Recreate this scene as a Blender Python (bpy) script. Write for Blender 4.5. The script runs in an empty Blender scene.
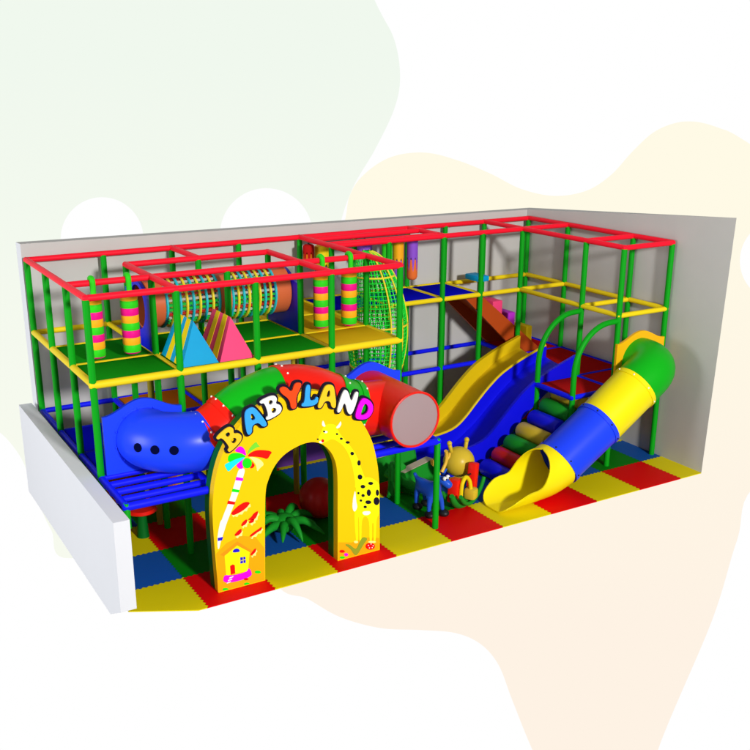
import bpy, bmesh, math, random
from mathutils import Vector, Matrix
from mathutils.geometry import tessellate_polygon
random.seed(7)
WORLD, KEY, FILL = .27, 2.85, 2.05
sc = bpy.context.scene
COL = sc.collection
PI = math.pi

# ------------------------------------------------------------------ materials
def mat(name, col, rough=0.4, spec=0.4, bump=0.0, bscale=60, var=0.0, alpha=1.0):
    m = bpy.data.materials.new(name); m.use_nodes = True
    nt = m.node_tree; b = nt.nodes['Principled BSDF']
    b.inputs['Base Color'].default_value = (*col, 1)
    b.inputs['Roughness'].default_value = rough
    b.inputs['Specular IOR Level'].default_value = spec
    b.inputs['Alpha'].default_value = alpha
    tc = nt.nodes.new('ShaderNodeTexCoord')
    nz = nt.nodes.new('ShaderNodeTexNoise'); nz.inputs['Scale'].default_value = bscale
    nz.inputs['Detail'].default_value = 3
    nt.links.new(tc.outputs['Object'], nz.inputs['Vector'])
    if bump:
        bp = nt.nodes.new('ShaderNodeBump'); bp.inputs['Strength'].default_value = bump
        bp.inputs['Distance'].default_value = 0.01
        nt.links.new(nz.outputs['Fac'], bp.inputs['Height']); nt.links.new(bp.outputs['Normal'], b.inputs['Normal'])
    if var:
        mx = nt.nodes.new('ShaderNodeMix'); mx.data_type = 'RGBA'
        mx.inputs['A'].default_value = (*[c*(1-var) for c in col], 1)
        mx.inputs['B'].default_value = (*[min(1, c*(1+var)) for c in col], 1)
        n2 = nt.nodes.new('ShaderNodeTexNoise'); n2.inputs['Scale'].default_value = 3
        nt.links.new(tc.outputs['Object'], n2.inputs['Vector'])
        nt.links.new(n2.outputs['Fac'], mx.inputs['Factor']); nt.links.new(mx.outputs['Result'], b.inputs['Base Color'])
    return m
def vinyl(name, col): return mat(name, col, 0.5, 0.12, 0.08, 45, 0.05)
def deckv(name, col): return mat(name, col, 0.75, 0.0, 0.08, 45, 0.05)
def plastic(name, col): return mat(name, col, 0.33, 0.22, 0.02, 12, 0.03)
M = dict(
    red_pad=vinyl('red padding', (0.97, 0.008, 0.03)), green_post=vinyl('green padding', (0.002, 0.33, 0.008)),
    yellow_pad=vinyl('yellow padding', (0.88, 0.66, 0.01)), blue_pad=vinyl('blue padding', (0.005, 0.010, 0.93)),
    green_mat=deckv('green deck vinyl', (0.008, 0.25, 0.008)), yellow_mat=deckv('yellow deck vinyl', (0.72, 0.46, 0.01)),
    blue_mat=deckv('blue deck vinyl', (0.004, 0.006, 0.55)), red_mat=deckv('red deck vinyl', (0.45, 0.01, 0.01)),
    orange_mat=deckv('orange deck vinyl', (0.65, 0.16, 0.01)),
    blue_pl=plastic('blue plastic', (0.012, 0.055, 0.92)), slide_blue=mat('deep blue plastic', (0.003, 0.004, 0.74), .4, .3, .02, 12, .04),
    yellow_pl=plastic('yellow plastic', (0.95, 0.78, 0.003)), green_pl=plastic('green plastic', (0.003, 0.42, 0.008)),
    red_pl=plastic('red plastic', (0.85, 0.012, 0.004)), orange_pl=plastic('golden board', (0.92, 0.47, 0.006)),
    slide_yellow=plastic('mustard plastic', (0.75, 0.52, 0.006)),
    board_orange=vinyl('orange foam', (0.46, 0.065, 0.008)), drum=plastic('terracotta plastic', (0.62, 0.13, 0.04)),
    black=mat('black rubber', (0.008, 0.008, 0.01), 0.5), hole=mat('dark opening', (0.002, 0.003, 0.03), 0.9, 0.0),
    white=mat('white plastic', (0.85, 0.85, 0.82), 0.35), bolt=mat('white bolt', (0.9, 0.85, 0.8), 0.3),
    wall=mat('grey painted wall', (0.54, 0.53, 0.51), 0.8, 0.05, 0.05, 120, 0.03),
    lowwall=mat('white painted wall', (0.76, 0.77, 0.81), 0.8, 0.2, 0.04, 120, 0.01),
    cyan=vinyl('cyan foam', (0.0, 0.34, 0.66)), pink=vinyl('pink foam', (0.9, 0.06, 0.20)), purple=vinyl('purple foam', (0.17, 0.05, 0.30)),
    magenta_s=vinyl('orchid foam', (0.50, 0.03, 0.62)), magenta=vinyl('magenta foam', (0.85, 0.005, 0.25)), amber=vinyl('amber foam', (0.95, 0.42, 0.012)), lime=vinyl('lime foam', (0.03, 0.62, 0.012)),
    stripe=vinyl('yellow stripe', (0.82, 0.62, 0.005)), violet=vinyl('violet foam', (0.26, 0.08, 0.62)), flame=vinyl('flame orange', (0.85, 0.17, 0.03)),
    rope_c=mat('cyan rope', (0.01, 0.5, 0.6), 0.6), rope_y=mat('yellow rope', (0.85, 0.68, 0.02), 0.6), rope_g=mat('green rope', (0.01, 0.5, 0.05), 0.6),
    rope_w=mat('grey rope', (0.5, 0.47, 0.42), 0.6), rope_r=mat('red rope', (0.5, 0.02, 0.01), 0.6), net=mat('bright green net', (0.008, 0.78, 0.04), 0.5),
    beige=mat('beige vinyl', (0.52, 0.44, 0.33), 0.5), grass_toy=vinyl('leaf green foam', (0.01, 0.28, 0.02)), ball=plastic('red ball', (0.65, 0.012, 0.012)),
    deer=plastic('toy blue', (0.012, 0.09, 0.62)), antler=plastic('antler yellow', (0.75, 0.45, 0.04)), mustard=plastic('mustard yellow', (0.65, 0.46, 0.03)),
    darkgreen=vinyl('dark green foam', (0.0, 0.12, 0.012)), window_pl=mat('clear window plastic', (0.55, 0.42, 0.43), 0.12, 0.5, alpha=0.5),
    outline=mat('ink outline', (0.004, 0.005, 0.012), 0.5), pole_y=vinyl('olive yellow padding', (0.40, 0.30, 0.02)),
    teal=plastic('teal plastic', (0.01, 0.35, 0.42)),
)
def flat(name, col): return mat(name, col, 0.5, 0.1)
AC = dict(yellow=flat('paint bright yellow', (0.98, 0.93, 0.004)), orange=flat('paint orange', (0.97, 0.42, 0.004)), dorange=flat('paint roof orange', (0.9, 0.32, 0.008)),
    white=flat('paint white', (0.9, 0.88, 0.82)), magenta=flat('paint magenta', (0.95, 0.003, 0.8)), green=flat('paint green', (0.01, 0.85, 0.01)),
    lgreen=flat('paint light green', (0.2, 0.72, 0.04)), red=flat('paint red', (0.92, 0.006, 0.004)), cream=flat('paint cream', (0.97, 0.93, 0.28)),
    cyan=flat('paint cyan', (0.01, 0.82, 0.85)), blue=flat('paint blue', (0.02, 0.01, 0.7)), black=flat('paint black', (0.008, 0.006, 0.02)),
    olive=flat('paint olive', (0.28, 0.36, 0.02)), sky=flat('paint light blue', (0.04, 0.38, 0.95)), gold=flat('paint gold', (0.95, 0.58, 0.02)),
    orangered=flat('paint orange red', (0.95, 0.07, 0.01)), face=mat('arch yellow face', (0.95, 0.60, 0.002), .5, .1, .02, 12, .02))

# ------------------------------------------------------------------ helpers
def obj(name, verts, faces, m, parent=None, smooth=40, mats=None, fmi=None):
    me = bpy.data.meshes.new(name); me.from_pydata([tuple(v) for v in verts], [], faces)
    for q in (mats or [m]): me.materials.append(q)
    if fmi: me.polygons.foreach_set('material_index', fmi)
    bm = bmesh.new(); bm.from_mesh(me); bmesh.ops.recalc_face_normals(bm, faces=bm.faces); bm.to_mesh(me); bm.free()
    if smooth:
        me.polygons.foreach_set('use_smooth', [True]*len(me.polygons)); me.set_sharp_from_angle(angle=math.radians(smooth))
    me.update()
    o = bpy.data.objects.new(name, me); COL.objects.link(o)
    if parent:
        o.parent = parent
        o.matrix_parent_inverse = Matrix.Translation(-parent.location)
    return o
def tag(o, label=None, cat=None, group=None, kind=None):
    if label: o['label'] = label
    if cat: o['category'] = cat
    if group: o['group'] = group
    if kind: o['kind'] = kind
    return o
def thing(name, label, cat, loc=(0, 0, 0), group=None):
    o = bpy.data.objects.new(name, None); o.empty_display_size = 0.1; o.location = loc; COL.objects.link(o)
    return tag(o, label, cat, group)
class G:
    """geometry accumulator"""
    def __init__(s): s.v = []; s.f = []; s.mi = []
    def add(s, v, f, mi=0):
        n = len(s.v); s.v += [tuple(q) for q in v]; s.f += [tuple(i+n for i in q) for q in f]; s.mi += [mi]*len(f); return s
    def o(s, name, m, parent=None, smooth=40, mats=None): return obj(name, s.v, s.f, m, parent, smooth, mats, s.mi if mats else None)
def box(x0, x1, y0, y1, z0, z1):
    v = [(x, y, z) for x in (x0, x1) for y in (y0, y1) for z in (z0, z1)]
    return v, [(0, 1, 3, 2), (4, 6, 7, 5), (0, 4, 5, 1), (2, 3, 7, 6), (0, 2, 6, 4), (1, 5, 7, 3)]
def rbox(x0, x1, y0, y1, z0, z1, b=0.012, seg=2):
    bm = bmesh.new(); v, f = box(x0, x1, y0, y1, z0, z1)
    vs = [bm.verts.new(q) for q in v]; [bm.faces.new([vs[i] for i in q]) for q in f]
    bmesh.ops.recalc_face_normals(bm, faces=bm.faces)
    bmesh.ops.bevel(bm, geom=list(bm.edges), offset=b, segments=seg, affect='EDGES', profile=0.5)
    return bm_vf(bm)
def bm_vf(bm):
    bm.verts.ensure_lookup_table(); bm.verts.index_update()
    r = [tuple(v.co) for v in bm.verts], [tuple(v.index for v in f.verts) for f in bm.faces]; bm.free(); return r
def frames(pts, closed=False):
    pts = [Vector(p) for p in pts]; n = len(pts); T = []
    for i in range(n):
        if closed: t = pts[(i+1) % n]-pts[i-1]
        else: t = pts[min(i+1, n-1)]-pts[max(i-1, 0)]
        T.append(t.normalized())
    up = Vector((0, 0, 1)) if abs(T[0].z) < 0.9 else Vector((1, 0, 0))
    N = (up-T[0]*up.dot(T[0])).normalized(); out = []
    for i in range(n):
        if i:
            N = (N-T[i]*N.dot(T[i])).normalized()
        out.append((pts[i], T[i], N, T[i].cross(N)))
    return out
def tube(pts, r, seg=12, caps=True, closed=False, a0=0.0):
    fr = frames(pts, closed); v = []; f = []; n = len(fr)
    rr = r if isinstance(r, (list, tuple)) else [r]*n
    for (p, t, N, B), q in zip(fr, rr):
        for k in range(seg):
            a = a0+2*PI*k/seg; v.append(p+N*(q*math.cos(a))+B*(q*math.sin(a)))
    for i in range(n if closed else n-1):
        j = (i+1) % n
        for k in range(seg): f.append((i*seg+k, i*seg+(k+1) % seg, j*seg+(k+1) % seg, j*seg+k))
    if caps and not closed: f.append(tuple(range(seg))[::-1]); f.append(tuple((n-1)*seg+k for k in range(seg)))
    return v, f
def bar(a, b, r, seg=14): # padded bar with rounded ends
    a = Vector(a); b = Vector(b); d = (b-a).normalized(); e = r*0.35
    return tube([a-d*(r*0.98), a-d*(r*0.98-e), a, b, b+d*(r*0.98-e), b+d*(r*0.98)], [r*0.6, r*0.92, r, r, r*0.92, r*0.6], seg)
def shell(pts, r, th=0.025, seg=36): # open ended hollow pipe
    fr = frames(pts); v = []; f = []; n = len(fr)
    for R in (r, r-th):
        for p, t, N, B in fr:
            for k in range(seg):
                a = 2*PI*k/seg; v.append(p+N*(R*math.cos(a))+B*(R*math.sin(a)))
    o = n*seg
    for i in range(n-1):
        for k in range(seg):
            q = (i*seg+k, i*seg+(k+1) % seg, (i+1)*seg+(k+1) % seg, (i+1)*seg+k)
            f.append(q); f.append(tuple(x+o for x in q[::-1]))
    for i in (0, n-1):
        for k in range(seg):
            q = (i*seg+k, i*seg+(k+1) % seg, o+i*seg+(k+1) % seg, o+i*seg+k); f.append(q)
    return v, f
def ball(c, r, seg=20, rings=12):
    rx, ry, rz = r if isinstance(r, (tuple, list)) else (r, r, r)
    v = [(c[0], c[1], c[2]+rz)]; f = []
    for i in range(1, rings):
        for k in range(seg):
            a = PI*i/rings; b = 2*PI*k/seg
            v.append((c[0]+rx*math.sin(a)*math.cos(b), c[1]+ry*math.sin(a)*math.sin(b), c[2]+rz*math.cos(a)))
    v.append((c[0], c[1], c[2]-rz)); L = len(v)-1
    for k in range(seg):
        f.append((0, 1+k, 1+(k+1) % seg)); f.append((L, L-seg+(k+1) % seg, L-seg+k))
        for i in range(rings-2): f.append((1+i*seg+k, 1+(i+1)*seg+k, 1+(i+1)*seg+(k+1) % seg, 1+i*seg+(k+1) % seg))
    return v, f
def lathe(prof, c, seg=28): # prof (r,z) about vertical axis at c
    v = []; f = []; n = len(prof)
    for r, z in prof:
        for k in range(seg): v.append((c[0]+max(r, 1e-4)*math.cos(2*PI*k/seg), c[1]+max(r, 1e-4)*math.sin(2*PI*k/seg), c[2]+z))
    for i in range(n-1):
        for k in range(seg): f.append((i*seg+k, i*seg+(k+1) % seg, (i+1)*seg+(k+1) % seg, (i+1)*seg+k))
    f.append(tuple(range(seg))); f.append(tuple((n-1)*seg+k for k in range(seg))[::-1])
    return v, f
def area2(p): return sum(p[i-1][0]*p[i][1]-p[i][0]*p[i-1][1] for i in range(len(p)))/2
def prism(outer, holes, d0, d1, axis='y', conv=None):
    """2D polygon (a,b) with holes, extruded d0..d1. axis y: (x,z); axis x: (y,z); axis z: (x,y)"""
    loops = [list(outer)]+[list(h) for h in holes]
    pl = [[Vector((p[0], p[1], 0)) for p in l] for l in loops]
    tri = tessellate_polygon(pl); flat_ = [p for l in loops for p in l]; n = len(flat_)
    def P(p, d): return {'y': (p[0], d, p[1]), 'x': (d, p[0], p[1]), 'z': (p[0], p[1], d)}[axis]
    if conv: P = conv
    v = [P(p, d0) for p in flat_]+[P(p, d1) for p in flat_]; f = []
    for t in tri: f.append(tuple(t)); f.append(tuple(i+n for i in t[::-1]))
    s = 0
    for l in loops:
        m_ = len(l)
        for i in range(m_): j = (i+1) % m_; f.append((s+i, s+j, n+s+j, n+s+i))
        s += m_
    return v, f
def chaikin(p, k=2, closed=True):
    for _ in range(k):
        q = []; n = len(p)
        if not closed: q.append(p[0])
        for i in range(n if closed else n-1):
            a, b = p[i], p[(i+1) % n]
            q += [tuple(a[j]*.75+b[j]*.25 for j in range(len(a))), tuple(a[j]*.25+b[j]*.75 for j in range(len(a)))]
        if not closed: q.append(p[-1])
        p = q
    return p
def bez(p0, p1, p2, p3, n=16):
    p0, p1, p2, p3 = map(Vector, (p0, p1, p2, p3))
    return [p0*(1-t)**3+p1*3*t*(1-t)**2+p2*3*t*t*(1-t)+p3*t**3 for t in [i/n for i in range(n+1)]]
def catmull(p, n=6):
    p = [Vector(q) for q in p]; out = []
    for i in range(len(p)-1):
        a = p[max(i-1, 0)]; b = p[i]; c = p[i+1]; d = p[min(i+2, len(p)-1)]
        for k in range(n):
            t = k/n; out.append(0.5*((2*b)+(c-a)*t+(2*a-5*b+4*c-d)*t*t+(3*b-a-3*c+d)*t**3))
    out.append(p[-1]); return out
def skin(name, nodes, edges, m, parent, sub=2):
    me = bpy.data.meshes.new(name); me.from_pydata([n[:3] for n in nodes], edges, [])
    o = bpy.data.objects.new(name, me); COL.objects.link(o)
    mod = o.modifiers.new('s', 'SKIN'); 
    for i, n in enumerate(nodes): me.skin_vertices[0].data[i].radius = (n[3], n[3])
    me.skin_vertices[0].data[0].use_root = True
    ss = o.modifiers.new('u', 'SUBSURF'); ss.levels = sub; ss.render_levels = sub
    dg = bpy.context.evaluated_depsgraph_get(); e = o.evaluated_get(dg); m2 = bpy.data.meshes.new_from_object(e)
    bpy.data.objects.remove(o); v = [tuple(q.co) for q in m2.vertices]; f = [tuple(q.vertices) for q in m2.polygons]
    bpy.data.meshes.remove(m2)
    return obj(name, v, f, m, parent, 180)

# ------------------------------------------------------------------ measured layout (metres)
CX = [.143, 1.383, 2.578, 3.821, 5.042, 6.215, 7.419, 8.315, 9.289, 10.445]
RY = [4.12, 2.895, 1.707, .681, -.444]
RA, RB = 1.117, .176            # the two extra rows of the right wing
ZB, ZY, ZR = 1.461, 2.817, 4.009

# ------------------------------------------------------------------ setting
# floor of interlocking mats with a cut front left corner
W = 10.52; YF = -.957
fv, ff = prism([(.04, -.52), (.86, YF), (W, YF), (W, 4.25), (.04, 4.25)], [], -.015, 0, 'z')
mf = bpy.data.materials.new('foam floor mats'); mf.use_nodes = True; nt = mf.node_tree; N = nt.nodes; Lk = nt.links
bs = N['Principled BSDF']; bs.inputs['Roughness'].default_value = .5; bs.inputs['Specular IOR Level'].default_value = .08
tc = N.new('ShaderNodeTexCoord'); sp = N.new('ShaderNodeSeparateXYZ'); Lk.new(tc.outputs['Object'], sp.inputs[0])
def mth(op, a, b=None, c=None):
    n = N.new('ShaderNodeMath'); n.operation = op
    for i, q in enumerate((a, b, c)):
        if q is None: continue
        if isinstance(q, (int, float)): n.inputs[i].default_value = q
        else: Lk.new(q, n.inputs[i])
    return n.outputs[0]
def teeth(s): # square-ish tooth wave of the jigsaw edges
    t = mth('PINGPONG', mth('MULTIPLY', s, 24.0), 1.0)
    t = mth('MULTIPLY', mth('SUBTRACT', t, .5), 2.5); t = mth('MAXIMUM', mth('MINIMUM', t, 1.0), -1.0)
    return mth('MULTIPLY', t, .013)
xx = mth('ADD', sp.outputs['X'], teeth(sp.outputs['Y'])); yy = mth('ADD', sp.outputs['Y'], teeth(sp.outputs['X']))
px = mth('FLOORED_MODULO', mth('FLOOR', xx), 2.0); py = mth('FLOORED_MODULO', mth('FLOOR', yy), 2.0)
def mixc(f, a, b):
    n = N.new('ShaderNodeMix'); n.data_type = 'RGBA'; Lk.new(f, n.inputs['Factor'])
    for k, q in (('A', a), ('B', b)):
        if isinstance(q, tuple): n.inputs[k].default_value = (*q, 1)
        else: Lk.new(q, n.inputs[k])
    return n.outputs['Result']
yr = mixc(px, (.80, .66, .003), (.78, .002, .003)); bg = mixc(px, (.008, .09, .40), (.002, .20, .004))
c = mixc(py, bg, yr)
# seams and faint speckle
def seam(s): 
    d = mth('ABSOLUTE', mth('SUBTRACT', mth('FRACT', s), .5)); return mth('GREATER_THAN', d, .4955)
sm = mth('MAXIMUM', seam(xx), seam(yy)); nz = N.new('ShaderNodeTexNoise'); nz.inputs['Scale'].default_value = 90; Lk.new(tc.outputs['Object'], nz.inputs['Vector'])
k = mth('MULTIPLY', mth('SUBTRACT', 1.0, mth('MULTIPLY', sm, .45)), mth('MULTIPLY_ADD', nz.outputs['Fac'], .16, .92))
vm = N.new('ShaderNodeVectorMath'); vm.operation = 'SCALE'; Lk.new(c, vm.inputs[0]); Lk.new(k, vm.inputs['Scale']); Lk.new(vm.outputs[0], bs.inputs['Base Color'])
bp = N.new('ShaderNodeBump'); bp.inputs['Strength'].default_value = .15; bp.inputs['Distance'].default_value = .01; Lk.new(nz.outputs['Fac'], bp.inputs['Height']); Lk.new(bp.outputs['Normal'], bs.inputs['Normal'])
tag(obj('floor', fv, ff, mf, None, 0), kind='structure')

# back wall and right wall (thick, mitred away from view at their free ends)
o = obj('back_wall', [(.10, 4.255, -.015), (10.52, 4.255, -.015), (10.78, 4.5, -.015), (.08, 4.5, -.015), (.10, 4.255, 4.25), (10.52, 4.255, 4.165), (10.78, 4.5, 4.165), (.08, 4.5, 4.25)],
        [(0, 1, 5, 4), (1, 2, 6, 5), (2, 3, 7, 6), (3, 0, 4, 7), (4, 5, 6, 7), (0, 3, 2, 1)], None, None, 0, [M['wall'], M['lowwall']], [0, 0, 0, 1, 0, 0])  # left end face gets the white material so it looks lit; wall itself is grey
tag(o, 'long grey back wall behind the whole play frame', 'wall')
o = obj('side_wall', [(10.52, -.957, -.015), (10.52, 4.25, -.015), (10.78, 4.495, -.015), (10.78, -.75, -.015), (10.52, -1.06, 4.575), (10.52, 4.25, 4.165), (10.78, 4.495, 4.165), (10.78, -.75, 4.5)],
        [(0, 1, 5, 4), (1, 2, 6, 5), (2, 3, 7, 6), (3, 0, 4, 7), (4, 5, 6, 7), (0, 3, 2, 1)], M['wall'], None, 0)
tag(o, 'tall grey wall at the right end beside the tube slide', 'wall')
# low white wall on the left, lower front corner cut off
wv, wf = prism([(-.97, 1.52), (4.35, 1.56), (4.35, -.015), (-.45, -.015), (-.97, .27)], [], -.185, .025, 'x')
tag(obj('low_wall', wv, wf, M['lowwall'], None, 0), 'low white parapet wall at the left end of the floor', 'wall')

# ------------------------------------------------------------------ climbing frame
fr = thing('play_structure', 'large padded pipe climbing frame with green posts, red top rails and yellow and blue decks', 'climbing frame', (5.3, 1.8, 0))
RP = .050
posts = []
for i in range(5):
    for j in range(4): posts.append((CX[i], RY[j], ZR))
for i in range(5, 10):
    for j in range(2): posts.append((CX[i], RY[j], ZR))
for i in (8, 9):
    for y in (RA, RB): posts.append((CX[i], y, ZR))
for i in (0, 1, 3, 4): posts.append((CX[i], RY[4], ZB+.03))
for x, y, z in posts:
    ps = [(x, y, 0), (x, y, .02)]+[(x, y, z-.02), (x, y, z)]
    g = G(); g.add(*tube([(x, y, 0), (x, y, z-.02)], RP, 16))
    if z < 2: g = G(); g.add(*tube([(x, y, 1.16 if x < 1 else 0), (x, y, z), (x, y, z+.02)], [RP, RP, RP*.7], 16))
    g.o('post', M['green_post'], fr)
def X(name, x0, x1, y, z, m, r): G().add(*bar((x0, y, z), (x1, y, z), r)).o(name, m, fr)
def Y(name, x, y0, y1, z, m, r): G().add(*bar((x, y0, z), (x, y1, z), r)).o(name, m, fr)
RR = .047; m = M['red_pad']
X('top_rail', CX[0], CX[9], RY[0], ZR, m, RR)
X('top_rail', CX[1], CX[3], RY[1], ZR, m, RR); X('top_rail', CX[4], CX[9], RY[1], ZR, m, RR)
X('top_rail', CX[0], CX[4], RY[2], ZR, m, RR); X('top_rail', CX[0], CX[4], RY[3], ZR, m, RR)
X('top_rail', CX[8], CX[9], RA, ZR, m, RR); X('top_rail', CX[8], CX[9], RB, ZR, m, RR)
X('top_rail', 5.05, 7.40, 3.72, ZR, m, RR); X('top_rail', 5.05, 7.40, 3.08, ZR, m, RR)
e = .004
for x, a, b in ((CX[0], RY[0], RY[3]), (CX[1], RY[1], RY[3]), (CX[2], RY[0], RY[1]), (CX[3], RY[1], RY[3]), (CX[4], RY[0], RY[3]), (CX[6], RY[0], RY[1]), (CX[8], RY[0], RB), (CX[9], RY[0], RB)):
    Y('top_rail', x, a, b, ZR+e, m, RR)
m = M['yellow_pad']; RD = .052
X('deck_rail', CX[0], CX[9], RY[0], ZY, m, .046); X('deck_rail', CX[0], CX[9], RY[1], ZY, m, .046)
X('deck_rail', CX[0], CX[4], RY[2], ZY, m, .046); X('deck_rail', CX[0], CX[4], RY[3], ZY, m, .056)
X('deck_rail', CX[8], CX[9], RA, ZY, m, .046); X('deck_rail', CX[8], CX[9], RB, ZY, m, .046)
for x, a, b, r in ((CX[0], RY[0], RY[3], .05), (CX[1], RY[0], RY[3], .043), (CX[2], RY[2], RY[3], .043), (CX[3], RY[0], RY[3], .043), (CX[4], RY[0], RY[3], .043),
                   (CX[5], RY[0], RY[1], .04), (CX[6], RY[0], RY[1], .043), (CX[7], RY[0], RY[1], .043), (CX[8], RY[1], RB, .046), (CX[9], RY[0], RB, .046)):
    Y('deck_rail', x, a, b, ZY+e, m, r)
m = M['blue_pad']; rb = .044
X('lower_rail', CX[0], CX[9], RY[0], ZB, m, rb); X('lower_rail', CX[0], CX[9], RY[1], ZB, m, rb)
X('lower_rail', CX[0], CX[4], RY[2], ZB, m, rb); X('lower_rail', CX[0], CX[1], RY[3], ZB, m, rb); X('lower_rail', CX[3], CX[4], RY[3], ZB, m, rb)
X('lower_rail', CX[0], CX[1], RY[4], ZB, m, .055); X('lower_rail', CX[3], CX[4], RY[4], ZB, m, .055)
X('lower_rail', CX[8], CX[9], RA, ZB, m, rb); X('lower_rail', CX[7], CX[9], RB, ZB, m, rb)
for x, a, b in ((CX[0], RY[0], RY[4]), (CX[1], RY[0], RY[4]), (CX[2], RY[0], RY[2]), (CX[3], RY[0], RY[4]), (CX[4], RY[0], RY[4]), (CX[8], RY[0], RB), (CX[9], RY[0], RB), (CX[7], RA, RB)):
    Y('lower_rail', x, a, b, ZB+e, m, .048)
for i0 in (0, 3):
    for k in range(1, 4):
        y = RY[3]+(RY[4]-RY[3])*k/4
        X('rung', CX[i0], CX[i0+1], y, ZB-.01, m, .048)
# deck panels
def deck(x0, x1, y0, y1, z, m):
    g = G().add(*rbox(x0+.045, x1-.045, y0+.045, y1-.045, z-.03, z+.035, .012)); return g.o('deck_panel', m, fr)
def cell(i, ja, jb, z, m): return deck(CX[i], CX[i+1], RY[jb], RY[ja], z, m)
for i in (0, 1, 2):
    cell(i, 2, 3, ZY, M['green_mat']); cell(i, 1, 2, ZY, M['green_mat'])
for ja, jb in ((0, 1), (1, 2), (2, 3)): cell(3, ja, jb, ZY, M['yellow_mat'])
for i in (4, 5, 6): cell(i, 0, 1, ZY-.01, M['blue_mat'])
cell(0, 1, 2, ZB, M['blue_mat']); cell(0, 2, 3, ZB, M['blue_mat'])
cell(1, 0, 1, ZB, M['orange_mat']); cell(2, 0, 1, ZB, M['yellow_mat']); cell(3, 0, 1, ZB, M['orange_mat'])
for x0, x1, y0, y1 in ((CX[8], CX[9], RY[1], RY[0]), (CX[8], CX[9], RA, RY[1]), (CX[8], CX[9], RB, RA), (CX[7], CX[8], RB, RA)):
    deck(x0, x1, y0, y1, ZB, M['red_mat'])
# two hoop handrails over the ramp
for y in (RA, RB):
    x1 = CX[8]-.03; x0 = CX[7]+.02
    pts = [(x1, y, ZY-.09), (x1-.15, y, ZY-.095)]+[(x1-.15-(x1-.15-x0)*math.sin(t), y, ZY-.095-.85*(1-math.cos(t))) for t in [PI/2*k/14 for k in range(1, 15)]]+[(x0, y, 1.0), (x0, y, 0)]
    G().add(*tube(pts, .05, 14)).o('hoop_handrail', M['green_post'], fr)
# two short olive support poles standing behind the front posts
for x, y, z in ((1.33, 1.90, ZY-.05), (3.775, 1.90, ZY-.05)):
    G().add(*tube([(x, y, 0), (x, y, z)], .05, 14)).o('support_pole', M['pole_y'], fr)

# ------------------------------------------------------------------ entrance arch
ar = thing('entrance_arch', 'yellow foam entrance arch with giraffe and palm pictures reading BABYLAND', 'arch', (2.58, -.55, 0))
OUT = [(1.27, 0), (1.245, .7), (1.24, 1.15), (1.26, 1.42), (1.31, 1.7), (1.42, 2.01), (1.60, 2.28), (1.87, 2.52), (2.22, 2.66), (2.60, 2.70), (2.98, 2.63), (3.28, 2.44), (3.52, 2.16), (3.70, 1.86), (3.80, 1.55), (3.86, 1.15), (3.875, .6), (3.88, 0)]
INN = [(3.155, 0), (3.16, .7), (3.16, 1.36), (3.11, 1.63), (2.99, 1.82), (2.84, 1.92), (2.68, 1.945), (2.50, 1.91), (2.32, 1.83), (2.18, 1.70), (2.08, 1.52), (2.03, 1.34), (2.005, .9), (1.98, 0)]
def smooth2(p): return [(q.x, q.y) for q in catmull([(a, b, 0) for a, b in p], 5)]
OS, IS = smooth2(OUT), smooth2(INN); ring = OS+IS
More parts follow.
